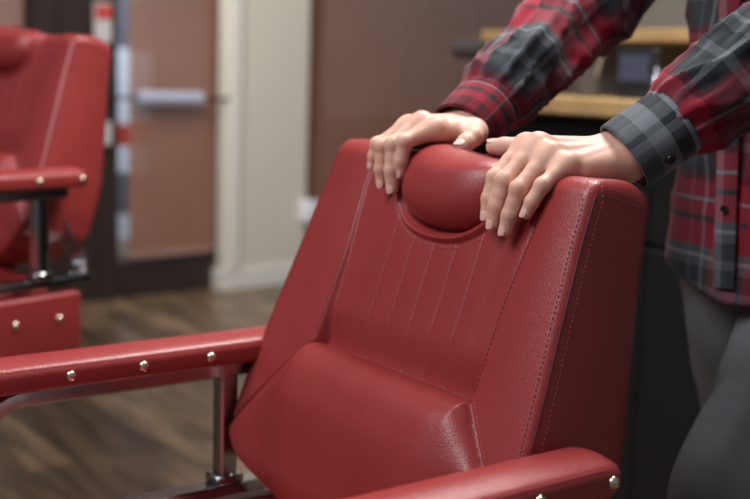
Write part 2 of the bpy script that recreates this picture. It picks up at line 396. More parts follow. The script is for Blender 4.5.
def make_chair(loc, rz, lift, label):
    root = empty('barber_chair', loc, rz)
    tag(root, label, 'chair', 'red leather barber chairs')
    up_ = empty  # the upper part is raised on its hydraulic column
    def up(o): o.location.z = lift; return o
    br = up(part('backrest', backrest_mesh, leather, root, 'br', ang=None))
    def st_():
        rows = []
        for sg in (-1, 1):
            for off in (.0055,):
                rows.append((surf_path([(sg*(float(seam_a(b))+off), b) for b in np.linspace(CREASE+.004, .335, 40)], 120), True))
            wf = lambda b: float(np.interp(b, Bs, WL if sg < 0 else WR))
            rows.append((surf_path([(sg*(wf(b)-.0085), b) for b in np.linspace(.0, .325, 40)]+[(sg*(wf(.335)-.014), .333)], 140), True))
            rows.append((side_path(sg, .05, 120), False))
            rows.append(([side_path(sg, f, 3, .335, .338)[1] for f in np.linspace(.08, .92, 20)], True))
            # diagonal seam between wing and lumbar pad
            p0 = np.array([AS+.004, CREASE]); p1 = np.array([.256, CREASE-.1165*DS])
            nrm = np.array([.525, .851])*.0055
            rows.append((surf_path([(sg*(p0[0]+nrm[0]), p0[1]+nrm[1]), (sg*(p1[0]+nrm[0]*.3), p1[1]+nrm[1])], 70), False))
        for k in range(5):
            a = .006+.037*(k-2); b1 = .33
            while float(rim_d(a, b1)) > -.005: b1 -= .001
            rows.append((surf_path([(a, CREASE+.005), (a, b1)], 90), False))
        ths = np.linspace(math.pi*1.06, math.pi*1.94, 60); pts = []
        for t in ths:
            r = 1.075; ct, sn = spow(math.cos(t), 1/1.2), spow(math.sin(t), 1/1.2)
            pts.append((HC[0]+.098*r*ct, .345+.088*r*sn))
        rows.append((surf_path(pts, 100), False))
        return rows
    rows = st_()
    for q, (pth, dk) in enumerate(rows):
        s1 = part('stitching', (lambda: (lambda m_: (stitches(m_, pth), m_)[1])(MB())), thread_d if dk else thread, br, 'st%d' % q, smooth=False)
    for sg in (-1, 1):
        def seamline():
            mb = MB(); P = []
            for b in np.linspace(-.04, TOP-RT*.9, 80):
                a = sg*(float(width(b, sg))-.0012); P.append(BK(a+sg*.0004, float(TL(a, b)), float(hgt(a, b))+.0006))
            mb.tube(P, .0009, 8); return mb
        part('piping', seamline, piping_m, br, 'pipe%d' % sg)
    hr = up(part('headrest', lambda: grid_pillow(headrest_fn, 96, 64), leather, root, 'hr', ang=None))
    def hseam():
        P = []
        for t in np.linspace(0, 2*math.pi, 120, endpoint=False):
            p = np.array(headrest_fn(t, .12)); P.append(p+(p-np.array(BK(*HC, -.012)))*.004)
        mb = MB(); mb.tube(P+[P[0]], .0015, 8); return mb
    part('piping', hseam, piping_m, hr, 'hseam')
    for sg in (-1, 1):
        xc = sg*.280
        pad = up(part('arm_pad', lambda: pad_mesh(.082, -.335, xc, .7035, .067, .027, .008, .020, crown=.008, nseg=40), leather, root, 'pad%d' % sg, ang=None))
        pad['label'] = 'red leather arm pad'
        for s2 in (-1, 1):
            part('stitching', (lambda: (lambda m_: (stitches(m_, [(np.array((xc+s2*.0303, y, .7172)), np.array((s2*.6, 0, .8))) for y in np.linspace(.062, -.315, 20)], .0046, .0032), m_)[1])(MB())), thread, pad, 'pst%d%d' % (sg, s2), smooth=False)
        part('stitching', (lambda: (lambda m_: (stitches(m_, [(np.array((x, .0772, .7150)), np.array((0, .6, .8))) for x in np.linspace(xc-.022, xc+.022, 5)], .0046, .0032), m_)[1])(MB())), thread, pad, 'pse%d' % sg, smooth=False)
        for s2 in (-1, 1):
            for k in range(5):
                y = .064-.0895*k if s2 == sg else .045-.0890*k
                if y < -.32: continue
                def sb():
                    mb = MB(); stud(mb, (0, 0, 0), (s2, 0, 0)); return mb
                o = part('stud', sb, stud_m, pad, 'stud%d' % s2); o.location = (xc+s2*.0332, y, .7050)
        def fr():
            mb = MB()
            P = [(xc, .045, .6795), (xc, -.27, .6795)]+[(xc, -.27-.045*math.sin(t)*1.0, .6345+.045*math.cos(t)) for t in np.linspace(.15, 1.57, 8)]+[(xc, -.322, .60), (xc, -.345, .52)]
            mb.tube(P, .0105, 16, sq=True, ry=.015, up0=(0, 0, 1))
            return mb
        fo = up(part('arm_frame', fr, chrome, root, 'af%d' % sg)); fo['label'] = 'chrome bar under the arm pad'
        up(part('arm_post', lambda: MB().box((xc+.008*0, -.006, .602), (.026, .024, .150), bev=.003), chrome, root, 'ap%d' % sg, smooth=False))
        def rail():
            mb = MB(); mb.box((xc, -.135, .5195), (.030, .47, .016), bev=.003); mb.box((xc, -.006, .5335), (.034, .040, .014), bev=.003)
            P = bez([(xc-sg*.014, .085, .523), (xc-sg*.03, .10, .545), (xc-sg*.04, .078, .595), (xc-sg*.048, .055, .64)], 8); mb.tube(P, .006, 12, sq=True, ry=.014); return mb
        up(part('side_rail', rail, chrome, root, 'rl%d' % sg))
        sk = up(part('seat_side_panel', lambda: pad_mesh(.07, -.42, sg*.283, .445, .036, .11, .008, .012, crown=0, nseg=10), leather, root, 'sk%d' % sg, ang=None))
        for k in range(5):
            def sb():
                mb = MB(); stud(mb, (0, 0, 0), (sg, 0, 0), .007); return mb
            o = part('stud', sb, stud_m, sk, 'sstud%d' % sg); o.location = (sg*.301, .02-.0895*k, .455)
    up(part('seat', lambda: pad_mesh(.045, -.46, 0, .452, .50, .125, .03, .035, crown=.014, nseg=20), leather, root, 'seat', ang=None))
    up(part('seat_frame', lambda: MB().box((0, -.19, .375), (.42, .44, .03), bev=.004).box((0, -.19, .35), (.2, .2, .03), bev=.004).box((0, .08, .47), (.10, .03, .12), bev=.004).box((0, .075, .555), (.09, .02, .09), bev=.004), black_m, root, 'sf', smooth=False))
    def foot():
        mb = MB()
        for sg in (-1, 1): mb.tube(bez([(sg*.17, -.36, .372), (sg*.17, -.52, .36), (sg*.17, -.62, .22), (sg*.17, -.70, .14)], 6), .012, 12)
        mb.box((0, -.72, .145), (.38, .11, .022), bev=.006); return mb
    up(part('footrest', foot, chrome, root, 'foot'))
    hp = MB(); hp.lathe([(.30, 0), (.31, .008), (.30, .022), (.20, .045), (.085, .062), (.075, .08), (.075, .17), (.05, .175), (.05, .335+lift)], (0, -.19, 0), n=48)
    part('hydraulic_base', hp, chrome, root)
    return root
chair1 = make_chair(S0, -YAW, 0, 'red leather barber chair in sharp focus that two hands are resting on')
yb = math.radians(39)
chair2 = make_chair((0, 0, 0), -yb, .145, 'out of focus red leather barber chair standing empty by the dark door')
A2 = np.array([math.cos(yb), -math.sin(yb), 0]); Y2 = np.array([math.sin(yb), math.cos(yb), 0])
pst_ = on_plane(83, 180, (0, 0, .7035+.145), ZX)
chair2.location = Vector(pst_-A2*.313-Y2*.064-ZX*pst_[2])
print('chair2', list(chair2.location))
# ---------------------------------------------------------------- SDF tools
def rcone(X, a, b, ra, rb):
    a = np.asarray(a, np.float32); b = np.asarray(b, np.float32); ba = b-a; L2 = float(ba@ba)
    px, py, pz = X[0]-a[0], X[1]-a[1], X[2]-a[2]
    t = np.clip((px*ba[0]+py*ba[1]+pz*ba[2])/L2, 0, 1)
    return np.sqrt((px-t*ba[0])**2+(py-t*ba[1])**2+(pz-t*ba[2])**2)-(ra+(rb-ra)*t)
def ellip(X, c, R, r):
    p = [X[k]-c[k] for k in range(3)]; R = np.asarray(R)
    q = [(p[0]*R[0, k]+p[1]*R[1, k]+p[2]*R[2, k])/r[k] for k in range(3)]
    l = np.sqrt(q[0]**2+q[1]**2+q[2]**2); return (l-1)*min(r)
def smin(a, b, k):
    h = np.maximum(k-np.abs(a-b), 0)/k; return np.minimum(a, b)-h*h*k*.25
def surface_nets(f, org, h):
    s = f < 0; nx, ny, nz = f.shape
    cs = sum(s[i:nx-1+i, j:ny-1+j, k:nz-1+k].astype(np.int8) for i in (0, 1) for j in (0, 1) for k in (0, 1))
    act = (cs > 0) & (cs < 8); ii = np.argwhere(act); idx = -np.ones(act.shape, np.int64); idx[act] = np.arange(len(ii))
    acc = np.zeros((len(ii), 3)); cnt = np.zeros(len(ii))
    for ax in range(3):
        o = [q for q in range(3) if q != ax]
        for u in (0, 1):
            for v in (0, 1):
                d = np.zeros(3, int); d[o[0]] = u; d[o[1]] = v; e = d.copy(); e[ax] = 1
                p = ii+d; q = ii+e; fa = f[p[:, 0], p[:, 1], p[:, 2]]; fb = f[q[:, 0], q[:, 1], q[:, 2]]
                m = (fa < 0) != (fb < 0); t = np.where(m, fa/np.where(m, fa-fb, 1), 0)
                pos = p.astype(float); pos[:, ax] += t; acc[m] += pos[m]; cnt[m] += 1
    V = acc/cnt[:, None]*h+org; F = []
    for ax in range(3):
        o = [(ax+1) % 3, (ax+2) % 3]
        sl0 = [slice(1, -1)]*3; sl0[ax] = slice(0, -1); sl1 = [slice(1, -1)]*3; sl1[ax] = slice(1, None)
        a, b = s[tuple(sl0)], s[tuple(sl1)]; m = a != b; pp = np.argwhere(m); off = np.array([1, 1, 1]); off[ax] = 0; pp = pp+off
        e0 = np.zeros(3, int); e0[o[0]] = 1; e1 = np.zeros(3, int); e1[o[1]] = 1
        g = lambda q: idx[q[:, 0], q[:, 1], q[:, 2]]
        quad = np.stack([g(pp-e0-e1), g(pp-e1), g(pp), g(pp-e0)], 1); inside = s[pp[:, 0], pp[:, 1], pp[:, 2]]
        quad[~inside] = quad[~inside][:, ::-1]; F.append(quad)
    return V, np.vstack(F)
def grid(lo, hi, h):
    lo = np.asarray(lo, float); n = np.ceil((np.asarray(hi)-lo)/h).astype(int)+1
    ax = [(lo[k]+h*np.arange(n[k])).astype(np.float32) for k in range(3)]
    return [ax[0][:, None, None], ax[1][None, :, None], ax[2][None, None, :]], lo
# ---------------------------------------------------------------- hands
def make_hand(J, wrist, arm_dir, thumb, side):
    """J: finger -> 4 points in backrest coords (MCP, PIP, DIP, tip). everything converted to world. returns verts, faces, nails"""
    Jw = {k: [WB(*p) for p in v] for k, v in J.items()}; Wc = WB(*wrist); T = [WB(*p) for p in thumb]
    R_ = {'index': (.0103, .0092, .0085, .0074), 'middle': (.0104, .0094, .0086, .0075), 'ring': (.0100, .0091, .0083, .0072), 'pinky': (.0092, .0082, .0074, .0065)}
    across = Jw['pinky'][0]-Jw['index'][0]; across /= np.linalg.norm(across)
    mid = (Jw['index'][0]+Jw['pinky'][0]+Jw['middle'][0]+Jw['ring'][0])/4; ax = mid-Wc; ax /= np.linalg.norm(ax)
    dors = np.cross(ax, across); dors /= np.linalg.norm(dors)
    if dors[2] < 0: dors = -dors
    ctr = {'index': -.0165, 'middle': -.006, 'ring': .006, 'pinky': .0165}
    pts = np.array([p for v in Jw.values() for p in v]+T+[Wc, Wc+arm_dir*.09]); lo = pts.min(0)-.035; hi = pts.max(0)+.035
    h = .0014; X, org = grid(lo, hi, h)
    palm = None
    for k, v in Jw.items():
        w0 = Wc+across*ctr[k]*1.0+ax*.012-dors*.002
        r0, r1 = .0150, {'index': .0122, 'middle': .0118, 'ring': .0112, 'pinky': .0108}[k]
        d = rcone(X, w0, v[0]-dors*.0035-ax*.006, r0, r1); palm = d if palm is None else smin(palm, d, .012)
    # fleshy underside
    th_b = T[0]; pk = Jw['pinky'][0]
    palm = smin(palm, rcone(X, Wc+ax*.015+across*.014-dors*.010, pk-dors*.008-ax*.022-across*.002, .0145, .012), .012)
    palm = smin(palm, rcone(X, T[0]-dors*.004, T[1]-dors*.002, .0150, .0120), .014)
    ii = Jw['index'][0]
    palm = smin(palm, rcone(X, T[1]*.6+T[0]*.4, ii-ax*.030-dors*.006, .0080, .0085), .016)   # web of the thumb
    # wrist and forearm (flattened)
    for s_ in (-1, 1):
        w0 = Wc+across*.0135*s_; palm = smin(palm, rcone(X, w0+ax*.006, w0+arm_dir*.085+across*.006*s_, .0185, .0215), .016)
    # ulna head bump
    palm = smin(palm, ellip(X, Wc+across*.020+arm_dir*.022+dors*.012, np.eye(3), (.010, .010, .010)), .012)
    # knuckles, tendons
    for k, v in Jw.items():
        palm = smin(palm, ellip(X, v[0]+dors*.0030-ax*.003, np.eye(3), (.0090,)*3 if k != 'pinky' else (.0082,)*3), .009)
        w1 = Wc+across*ctr[k]*.55+ax*.028+dors*.0112
        palm = smin(palm, rcone(X, w1, v[0]+dors*.0066-ax*.008, .0016, .0026), .0065)
    ks = ['index', 'middle', 'ring', 'pinky']
    for q in range(3):
        A_, B_ = Jw[ks[q]], Jw[ks[q+1]]
        palm = smin(palm, rcone(X, A_[0]*.82+A_[1]*.18-dors*.002, B_[0]*.82+B_[1]*.18-dors*.002, .0085, .0080), .009)
        palm = smin(palm, rcone(X, A_[0]-dors*.002, B_[0]-dors*.002, .0100, .0095), .008)
    hand = palm; nails = []
    for k, v in Jw.items():
        r = R_[k]; tipc = v[3]+(v[2]-v[3])/np.linalg.norm(v[2]-v[3])*r[3]*.9
        seg1 = v[1]-v[0]; e = seg1/np.linalg.norm(seg1)
        f = rcone(X, v[0]-e*.002, v[0]*.5+v[1]*.5, r[0], r[1]*.97)
        f = smin(f, rcone(X, v[0]*.5+v[1]*.5, v[1], r[1]*.97, r[1]*1.03), .004)
        f = smin(f, rcone(X, v[1], v[1]*.45+v[2]*.55, r[1]*1.03, r[2]*.96), .003)
        f = smin(f, rcone(X, v[1]*.45+v[2]*.55, v[2], r[2]*.96, r[2]*1.02), .003)
        f = smin(f, rcone(X, v[2], tipc, r[2]*1.0, r[3]), .003)
        # bony top of the middle joint; small skin folds
        q = v[1]; bis = (v[0]+v[2])/2-q; bis = -bis/np.linalg.norm(bis) if np.linalg.norm(bis) > .002 else dors
        f = smin(f, ellip(X, q+bis*r[1]*.30, np.eye(3), (r[1]*.74,)*3), .005)
        for (jp, e2, rr) in ((v[1], v[2]-v[0], r[1]), (v[2], v[3]-v[1], r[2])):
            e2 = e2/np.linalg.norm(e2); tt = (X[0]-jp[0])*e2[0]+(X[1]-jp[1])*e2[1]+(X[2]-jp[2])*e2[2]
            dd = (X[0]-jp[0])**2+(X[1]-jp[1])**2+(X[2]-jp[2])**2
            f = f+.00045*np.cos(tt*2*math.pi/.0036)*np.exp(-(tt/.0045)**2)*np.exp(-dd/(.016**2))
        hand = np.minimum(hand, smin(palm, f, .008))
        e3 = v[3]-v[2]; e3 /= np.linalg.norm(e3); 
        nails.append((tipc, e3, r[3], v))
    # thumb
    f = smin(rcone(X, T[0], T[1], .0135, .0118), rcone(X, T[1], T[2], .0113, .0108), .004)
    e3 = T[3]-T[2]; e3 = e3/np.linalg.norm(e3); tc = T[3]-e3*.009
    f = smin(f, rcone(X, T[2], T[2]*.4+tc*.6, .0110, .0106), .003); f = smin(f, rcone(X, T[2]*.4+tc*.6, tc, .0106, .0090), .003)
    hand = np.minimum(hand, smin(palm, f, .010))
    V, F = surface_nets(hand, org, h)
    # light Laplacian smoothing
    E = np.vstack([F[:, [0, 1]], F[:, [1, 2]], F[:, [2, 3]], F[:, [3, 0]]])
    for it in range(3):
        acc = np.zeros_like(V); n = np.zeros(len(V)); np.add.at(acc, E[:, 0], V[E[:, 1]]); np.add.at(n, E[:, 0], 1)
        V = V*.6+.4*acc/np.maximum(n, 1)[:, None]
    return V, F, nails, dors, across, (tc, e3)
def nail_mesh(c, e, out, r, L=.0118, wf=.88):
    """curved plate on the dorsal side of a fingertip; out = direction away from the finger pad"""
    out = out-e*(out@e); out /= np.linalg.norm(out); s = np.cross(e, out); mb = MB(); vs = []; fs = []; nu, nv = 9, 9
    for lay, rr in ((0, r*1.035), (1, r*.90)):
        for j in range(nv):
            y = j/(nv-1.); prof = math.sqrt(max(0, 1-abs(2*y-1)**3.2)) if True else 1
            for i in range(nu):
                x = -1+2*i/(nu-1.); th = x*wf*prof
                rad = rr*(1-.10*max(0, y-.5)*2)
                vs.append(c+e*((y-.70)*L+r*.42)+out*rad*math.cos(th)+s*rad*math.sin(th))
    n = nu*nv
    for j in range(nv-1):
        for i in range(nu-1):
            a = j*nu+i; fs += [(a, a+1, a+nu+1, a+nu), (n+a, n+a+nu, n+a+nu+1, n+a+1)]
    return mb.add(vs, fs)
near = {'index': [(.090, .3765, -.006), (.0930, .332, .0195), (.0930, .309, .0185), (.0935, .2860, .0125)],
        'middle': [(.109, .3780, -.005), (.1100, .330, .0205), (.1070, .302, .0180), (.1045, .2785, .0115)],
        'ring': [(.1295, .3700, -.006), (.1310, .3235, .0190), (.1275, .296, .0165), (.1240, .2745, .0110)],
        'pinky': [(.1500, .3630, -.013), (.1520, .3330, .0095), (.1475, .314, .0120), (.1430, .2965, .0105)]}
near_w = (.152, .403, -.092)
near_th = [(.130, .390, -.070), (.094, .384, -.046), (.062, .3800, -.026), (.028, .3715, -.010)]
far = {'index': [(-.060, .384, -.002), (-.0675, .356, .0265), (-.0700, .335, .0215), (-.0715, .3165, .0125)],
       'middle': [(-.079, .387, .006), (-.0795, .350, .0320), (-.0785, .322, .0235), (-.0770, .2975, .0115)],
       'ring': [(-.100, .381, .007), (-.1020, .347, .0290), (-.1015, .322, .0215), (-.1000, .3020, .0110)],
       'pinky': [(-.119, .373, .000), (-.1280, .352, .0190), (-.1310, .337, .0160), (-.1335, .3230, .0110)]}
far_w = (-.090, .413, -.071)
far_th = [(-.075, .402, -.064), (-.050, .401, -.0530), (-.026, .3880, -.0320), (-.020, .3630, -.0110)]
# skeleton (chair local, x across, y back, z up)
nE = W(.275, .445, 1.165); fE = W(-.125, .46, 1.165)
nS = W(.215, .64, 1.40); fS = W(-.155, .64, 1.40)
nW = WB(*near_w); fW = WB(*far_w)
ndir = nE-nW; ndir /= np.linalg.norm(ndir); fdir = fE-fW; fdir /= np.linalg.norm(fdir)
person = empty('person', W(.03, .66, 0), -YAW); tag(person, 'person in plaid shirt and grey jeans, both hands on the barber chair', 'person')
PI_ = person.matrix_basis.inverted()
def to_p(mb):  # world coords -> person's local
    R = np.array(PI_.to_3x3()); t = np.array(PI_.translation); V = np.array(mb.v)@R.T+t; mb.v = [tuple(x) for x in V]; return mb
person.matrix_basis = Matrix.Translation(Vector(W(.03, .66, 0))) @ Matrix.Rotation(-YAW, 4, 'Z'); PI_ = person.matrix_basis.inverted()
body = MB(); nails = []
for (J, w_, d_, th_, sd) in ((near, near_w, ndir, near_th, 1), (far, far_w, fdir, far_th, -1)):
    V, F, nl, dors, across, tt = make_hand(J, w_, d_, th_, sd); body.add(V, [tuple(map(int, q)) for q in F])
    for (c, e, r, v) in nl:
        pad = np.cross(across, e); Nf = WB(0, 0, 1)-WB(0, 0, 0)
        out = Nf*1.0+dors*.25; out += (-.12*sd)*AX
        nails.append(nail_mesh(c, e, out, r))
    tc, e3 = tt; o = dors*.8+ZX*.3-AX*.1*sd; nails.append(nail_mesh(tc, e3, o, .0092, .0135, .85))
# body core
hip = W(.075, .68, .93); chest = W(.03, .66, 1.25)
nk, nf = W(.120, .50, .50), W(.165, .70, .07)    # near knee / ankle
fk, ff = W(.005, .73, .50), W(-.015, .84, .07)
X, org = grid(W(.03, .6, 0)-np.array([.62, .62, 0]), W(.03, .6, 1.78)+np.array([.62, .62, .12]), .011)
def seg(a, b, ra, rb): return rcone(X, a, b, ra, rb)
d = ellip(X, W(.06, .665, 1.22), np.array([AX, YX, ZX]).T, (.145, .10, .24))
d = smin(d, ellip(X, hip, np.array([AX, YX, ZX]).T, (.135, .10, .14)), .08)
for (s_, e_, w_) in ((nS, nE, nW+ndir*.04), (fS, fE, fW+fdir*.04)):
    d = smin(d, seg(s_-ZX*.03, e_, .042, .040), .05); d = smin(d, seg(e_, w_, .040, .024), .02)
for (k_, f_, sx) in ((nk, nf, .125), (fk, ff, -.025)):
    d = smin(d, seg(W(.03+sx, .68, .88), k_, .078, .055), .05); d = smin(d, seg(k_, f_, .054, .036), .03)
d = smin(d, seg(W(.03, .66, 1.42), W(.03, .625, 1.53), .055, .052), .03)
d = smin(d, ellip(X, W(.03, .60, 1.635), np.array([AX, YX, ZX]).T, (.073, .092, .112)), .02)
d = smin(d, ellip(X, W(.03, .535, 1.57), np.eye(3), (.045,)*3), .03)
d = smin(d, seg(W(.03, .503, 1.655), W(.03, .490, 1.61), .010, .015), .012)
for s_ in (-1, 1): d = smin(d, ellip(X, W(.03+s_*.076, .61, 1.625), np.array([AX, YX, ZX]).T, (.010, .018, .032)), .006)
V, F = surface_nets(d, org, .011)
bo = body
bo.add(V, [tuple(map(int, q)) for q in F])
bobj = to_p(bo).build('body', skin, person, ang=None)
for n_ in nails: to_p(n_).build('fingernail', nail_m, bobj, ang=None)
for s_ in (-1, 1):
    mb = MB(); mb.lathe([(.012*math.cos(t)+.0002, .012*math.sin(t)) for t in np.linspace(-1.5, 1.5, 9)], W(.03+s_*.030, .529, 1.642), n=16); to_p(mb).build('eye', mat('eye', (.7, .68, .65), .2), bobj)
mb = MB(); mb.tube([W(.03+q*.022, .506+abs(q)*.006, 1.578) for q in (-1, -.5, 0, .5, 1)], [.002, .005, .006, .005, .002], 10); to_p(mb).build('mouth', mat('lips', (.42, .16, .13), .45), bobj)
hb = grid_pillow(lambda th, ph: W(.03+.081*math.cos(th)*math.cos(ph), .617+.098*math.sin(th)*math.cos(ph), 1.690+.075*math.sin(ph)-.35*max(0, .098*math.sin(th)*math.cos(ph))), 40, 24)
hb.v = [tuple(v) for v in hb.v]; to_p(hb).build('hair', hair_m, person, ang=None)
# ---------------------------------------------------------------- clothes
def loft(ctrl, n=48, nseg=90, ref=(0, 0, 1), wr=None, uv0=(0, 0), circ=None, caps=False, thick_=.0022, cut=None):
    """ctrl: [(P, ra, rb)], a smooth tube with real cloth thickness. wr(theta, v, p)->radial offset"""
    P = np.array([c[0] for c in ctrl]); Rr = np.array([c[1:3] for c in ctrl]); seg = np.linalg.norm(np.diff(P, axis=0), axis=1); cum = np.r_[0, np.cumsum(seg)]
    bp = np.array(bez(P, 16)); br = np.array(bez([np.array([r[0], r[1], 0]) for r in Rr], 16))[:, :2]
    sg = np.r_[0, np.cumsum(np.linalg.norm(np.diff(bp, axis=0), axis=1))]; tt = np.linspace(0, sg[-1], nseg)
    pp = np.array([[np.interp(t, sg, bp[:, k]) for k in range(3)] for t in tt]); rr = np.array([[np.interp(t, sg, br[:, k]) for k in range(2)] for t in tt])
    vs = []; uv = []; vi = []; ref = np.array(ref, float)
    for i in range(nseg):
        t = pp[min(i+1, nseg-1)]-pp[max(i-1, 0)]; t /= np.linalg.norm(t); u = ref-t*(ref@t); u /= np.linalg.norm(u); w = np.cross(t, u)
        for j in range(n+1):
            th = 2*math.pi*j/n; ct, sn = math.cos(th), math.sin(th)
            o = wr(th, tt[i], i/(nseg-1.)) if wr else 0
            ra, rb = rr[i]; p = pp[i]+u*ct*(ra+o)+w*sn*(rb+o); vs.append(p); vi.append(pp[i]+u*ct*(ra+o-thick_)+w*sn*(rb+o-thick_))
            uv.append((float(uv0[0]+th*((circ or (rr[0].mean()))) ), float(uv0[1]+tt[i])))
    m = n+1; N_ = len(vs)
    fs = [(i*m+j, i*m+j+1, (i+1)*m+j+1, (i+1)*m+j) for i in range(nseg-1) for j in range(n)]
    fi = [(N_+i*m+j, N_+(i+1)*m+j, N_+(i+1)*m+j+1, N_+i*m+j+1) for i in range(nseg-1) for j in range(n)]
    fe = [(j, N_+j, N_+j+1, j+1) for j in range(n)]+[((nseg-1)*m+j, (nseg-1)*m+j+1, N_+(nseg-1)*m+j+1, N_+(nseg-1)*m+j) for j in range(n)]
    mb = MB(); mb.add(vs+vi, fs+fi+fe, uv+uv); return mb
def nz(x, y, z, s=1): return noise.noise(Vector((x*s, y*s, z*s)))
def sleeve_wr(seed, amp=.007, cuffg=.0):
    def f(th, v, p):
        x, y = math.cos(th), math.sin(th)
        q = nz(x*1.1+seed, y*1.1, v*9+1.3*x, 1.)+.55*nz(x*2+seed, y*2, v*24+2.2*y+4)+.25*nz(x*4, y*4+seed, v*45)
        ridge = (1-abs(nz(x*1.2, y*1.2+seed, v*13+1.8*math.sin(th+seed))))**5*.9
        g = cuffg*math.cos(th*13+seed)*math.exp(-v/.02)
        return amp*(q+ridge-.35)*min(1, .25+v/.04)+g
    return f
# torso of the shirt: front hem with rounded tails
def torso():
    mb = MB(); n, m = 110, 90; vs = []; vi = []; uv = []
    for i in range(m):
        p = i/(m-1.)
        for j in range(n+1):
            th = 2*math.pi*j/n; x, y = math.cos(th), math.sin(th)   # y<0 is the front
            hem = .835-.055*(.5-.5*math.cos(2*th))*1.0               # deeper in front and back, higher at the sides
            z = hem+(1.445-hem)*p
            ra = np.interp(z, [.78, .9, 1.05, 1.2, 1.34, 1.40, 1.445], [.178, .170, .165, .180, .198, .165, .085]); rb = np.interp(z, [.78, .9, 1.05, 1.25, 1.36, 1.445], [.138, .135, .130, .135, .125, .075])
            yc = np.interp(z, [.78, 1.1, 1.445], [.665, .66, .655])
            o = .010*(nz(x*1.6, y*1.6, z*5.0+3)+.6*nz(x*3+2*z, y*3, z*8))+.012*math.sin(th*6+z*4)*max(0, 1-(z-.78)/.25)*.6
            o += .006*(1-abs(nz(x*1.2+z*1.5, y*1.2, z*9)))**6
            # hem pulled out a little
            vs.append(W(.075+(ra+o)*x, yc+(rb+o)*y, z)); vi.append(W(.075+(ra+o-.0022)*x, yc+(rb+o-.0022)*y, z)); uv.append((th*.19, z))
    k = n+1; N_ = len(vs)
    fs = [(i*k+j, i*k+j+1, (i+1)*k+j+1, (i+1)*k+j) for i in range(m-1) for j in range(n)]
    fs += [(N_+i*k+j, N_+(i+1)*k+j, N_+(i+1)*k+j+1, N_+i*k+j+1) for i in range(m-1) for j in range(n)]
    fs += [(j, N_+j, N_+j+1, j+1) for j in range(n)]
    mb.add(vs+vi, fs, uv+uv); return mb
shirt = to_p(torso()).build('shirt', plaid_m, person, ang=None); shirt['label'] = 'red, charcoal and grey plaid flannel shirt'
def arm_cloth(Wc, dr_, El, Sh, seed, side, plm, r0, cuffL, start):
    c0 = Wc+dr_*start; c1 = c0+dr_*cuffL; ref = ZX
    cuffo = loft([(c0, r0*1.02, r0*1.13), (c0*.5+c1*.5, r0*1.04, r0*1.15), (c1, r0*1.05, r0*1.16)], 56, 16, ref, wr=lambda th, v, p: .0022*nz(math.cos(th)*1.5+seed, math.sin(th)*1.5, v*12), circ=r0*1.1, thick_=.0032)
    cf = to_p(cuffo).build('cuff', plm, shirt, ang=None)
    a = c1-dr_*.010
    bl = loft([(a, r0*.97, r0*1.06), (c1+dr_*.022, r0*1.22, r0*1.30), (c1+dr_*.09, r0*1.36, r0*1.42), (El*.75+c1*.25, r0*1.50, r0*1.50), (El, r0*1.72, r0*1.60), (El*.6+Sh*.4, r0*1.80, r0*1.75), (El*.2+Sh*.8, r0*2.1, r0*1.95), (Sh-ZX*.015-(Sh-W(.03, .66, 1.38))*.12, r0*2.0, r0*1.8)],
              80, 170, ref, wr=sleeve_wr(seed, .0105, .0020), circ=r0*1.35, uv0=(seed*.11, .143 if side > 0 else .162))
    sl = to_p(bl).build('sleeve', plaid_m, shirt, ang=None)
    return c0, c1
nc0, nc1 = arm_cloth(nW, ndir, nE, nS, 2.0, 1, plaid_cuff, .0385, .066, -.004)
fc0, fc1 = arm_cloth(fW, fdir, fE, fS, 5.3, -1, plaid_maroon, .0385, .060, -.012)
def button(p, n, r=.0062):
    mb = MB(); R = frame_z(n); mb.lathe([(r*.2, .0012), (r*.62, .0012), (r*.70, .0024), (r*.88, .0028), (r, .0018), (r, 0), (r*.9, -.001)][::-1], p, R, 24)
    for a in range(4):
        t = a*math.pi/2+.6; q = np.asarray(p)+R@np.array([r*.25*math.cos(t), r*.25*math.sin(t), .0016]); mb.tube([q, q+R[:, 2]*.0004], r*.09, 8)
    return to_p(mb).build('button', button_m, shirt)
def side_pt(c, d, r, px):  # point of the tube facing the camera and towards the lower side
    view = CP-c; view -= d*(view@d); view /= np.linalg.norm(view); dn = np.cross(d, view); dn = dn if dn[2] < 0 else -dn
    n = view*math.cos(px)+dn*math.sin(px); return c+n*r, n
p_, n_ = side_pt(nc0+ndir*.030, ndir, .0432, .72); button(p_, n_, .0058)
p_, n_ = side_pt(nc0+ndir*.125, ndir, .0555, .35); button(p_, n_, .0056)
# placket strip and buttons down the front
mb = MB(); pl_ = []
for z in np.linspace(.80, 1.40, 40):
    rb = np.interp(z, [.78, .9, 1.05, 1.25, 1.36, 1.445], [.138, .135, .130, .135, .125, .075]); yc = np.interp(z, [.78, 1.1, 1.445], [.665, .66, .655]); pl_.append(W(.075-(z-.8)*.07, yc-rb-.011, z))
mb.tube(pl_, .0018, 12, sq=True, ry=.016, up0=tuple(-YX)); mb.uv = [(float(i % 12)*.004+.03, float(i//12)*.0154) for i in range(len(mb.v))]
to_p(mb).build('button_placket', plaid_m, shirt)
for z in (.90, .99, 1.08, 1.17, 1.26):
    rb = np.interp(z, [.78, .9, 1.05, 1.25, 1.36, 1.445], [.138, .135, .130, .135, .125, .075]); button(W(.075-(z-.8)*.07, np.interp(z, [.78, 1.1, 1.445], [.665, .66, .655])-rb-.0135, z), -YX, .0056)
# collar
to_p(loft([(W(.03, .648, 1.425), .088, .080), (W(.03, .640, 1.455), .074, .070), (W(.03, .636, 1.475), .072, .068)], 40, 10, tuple(AX), circ=.08)).build('collar', plaid_m, shirt, ang=None)
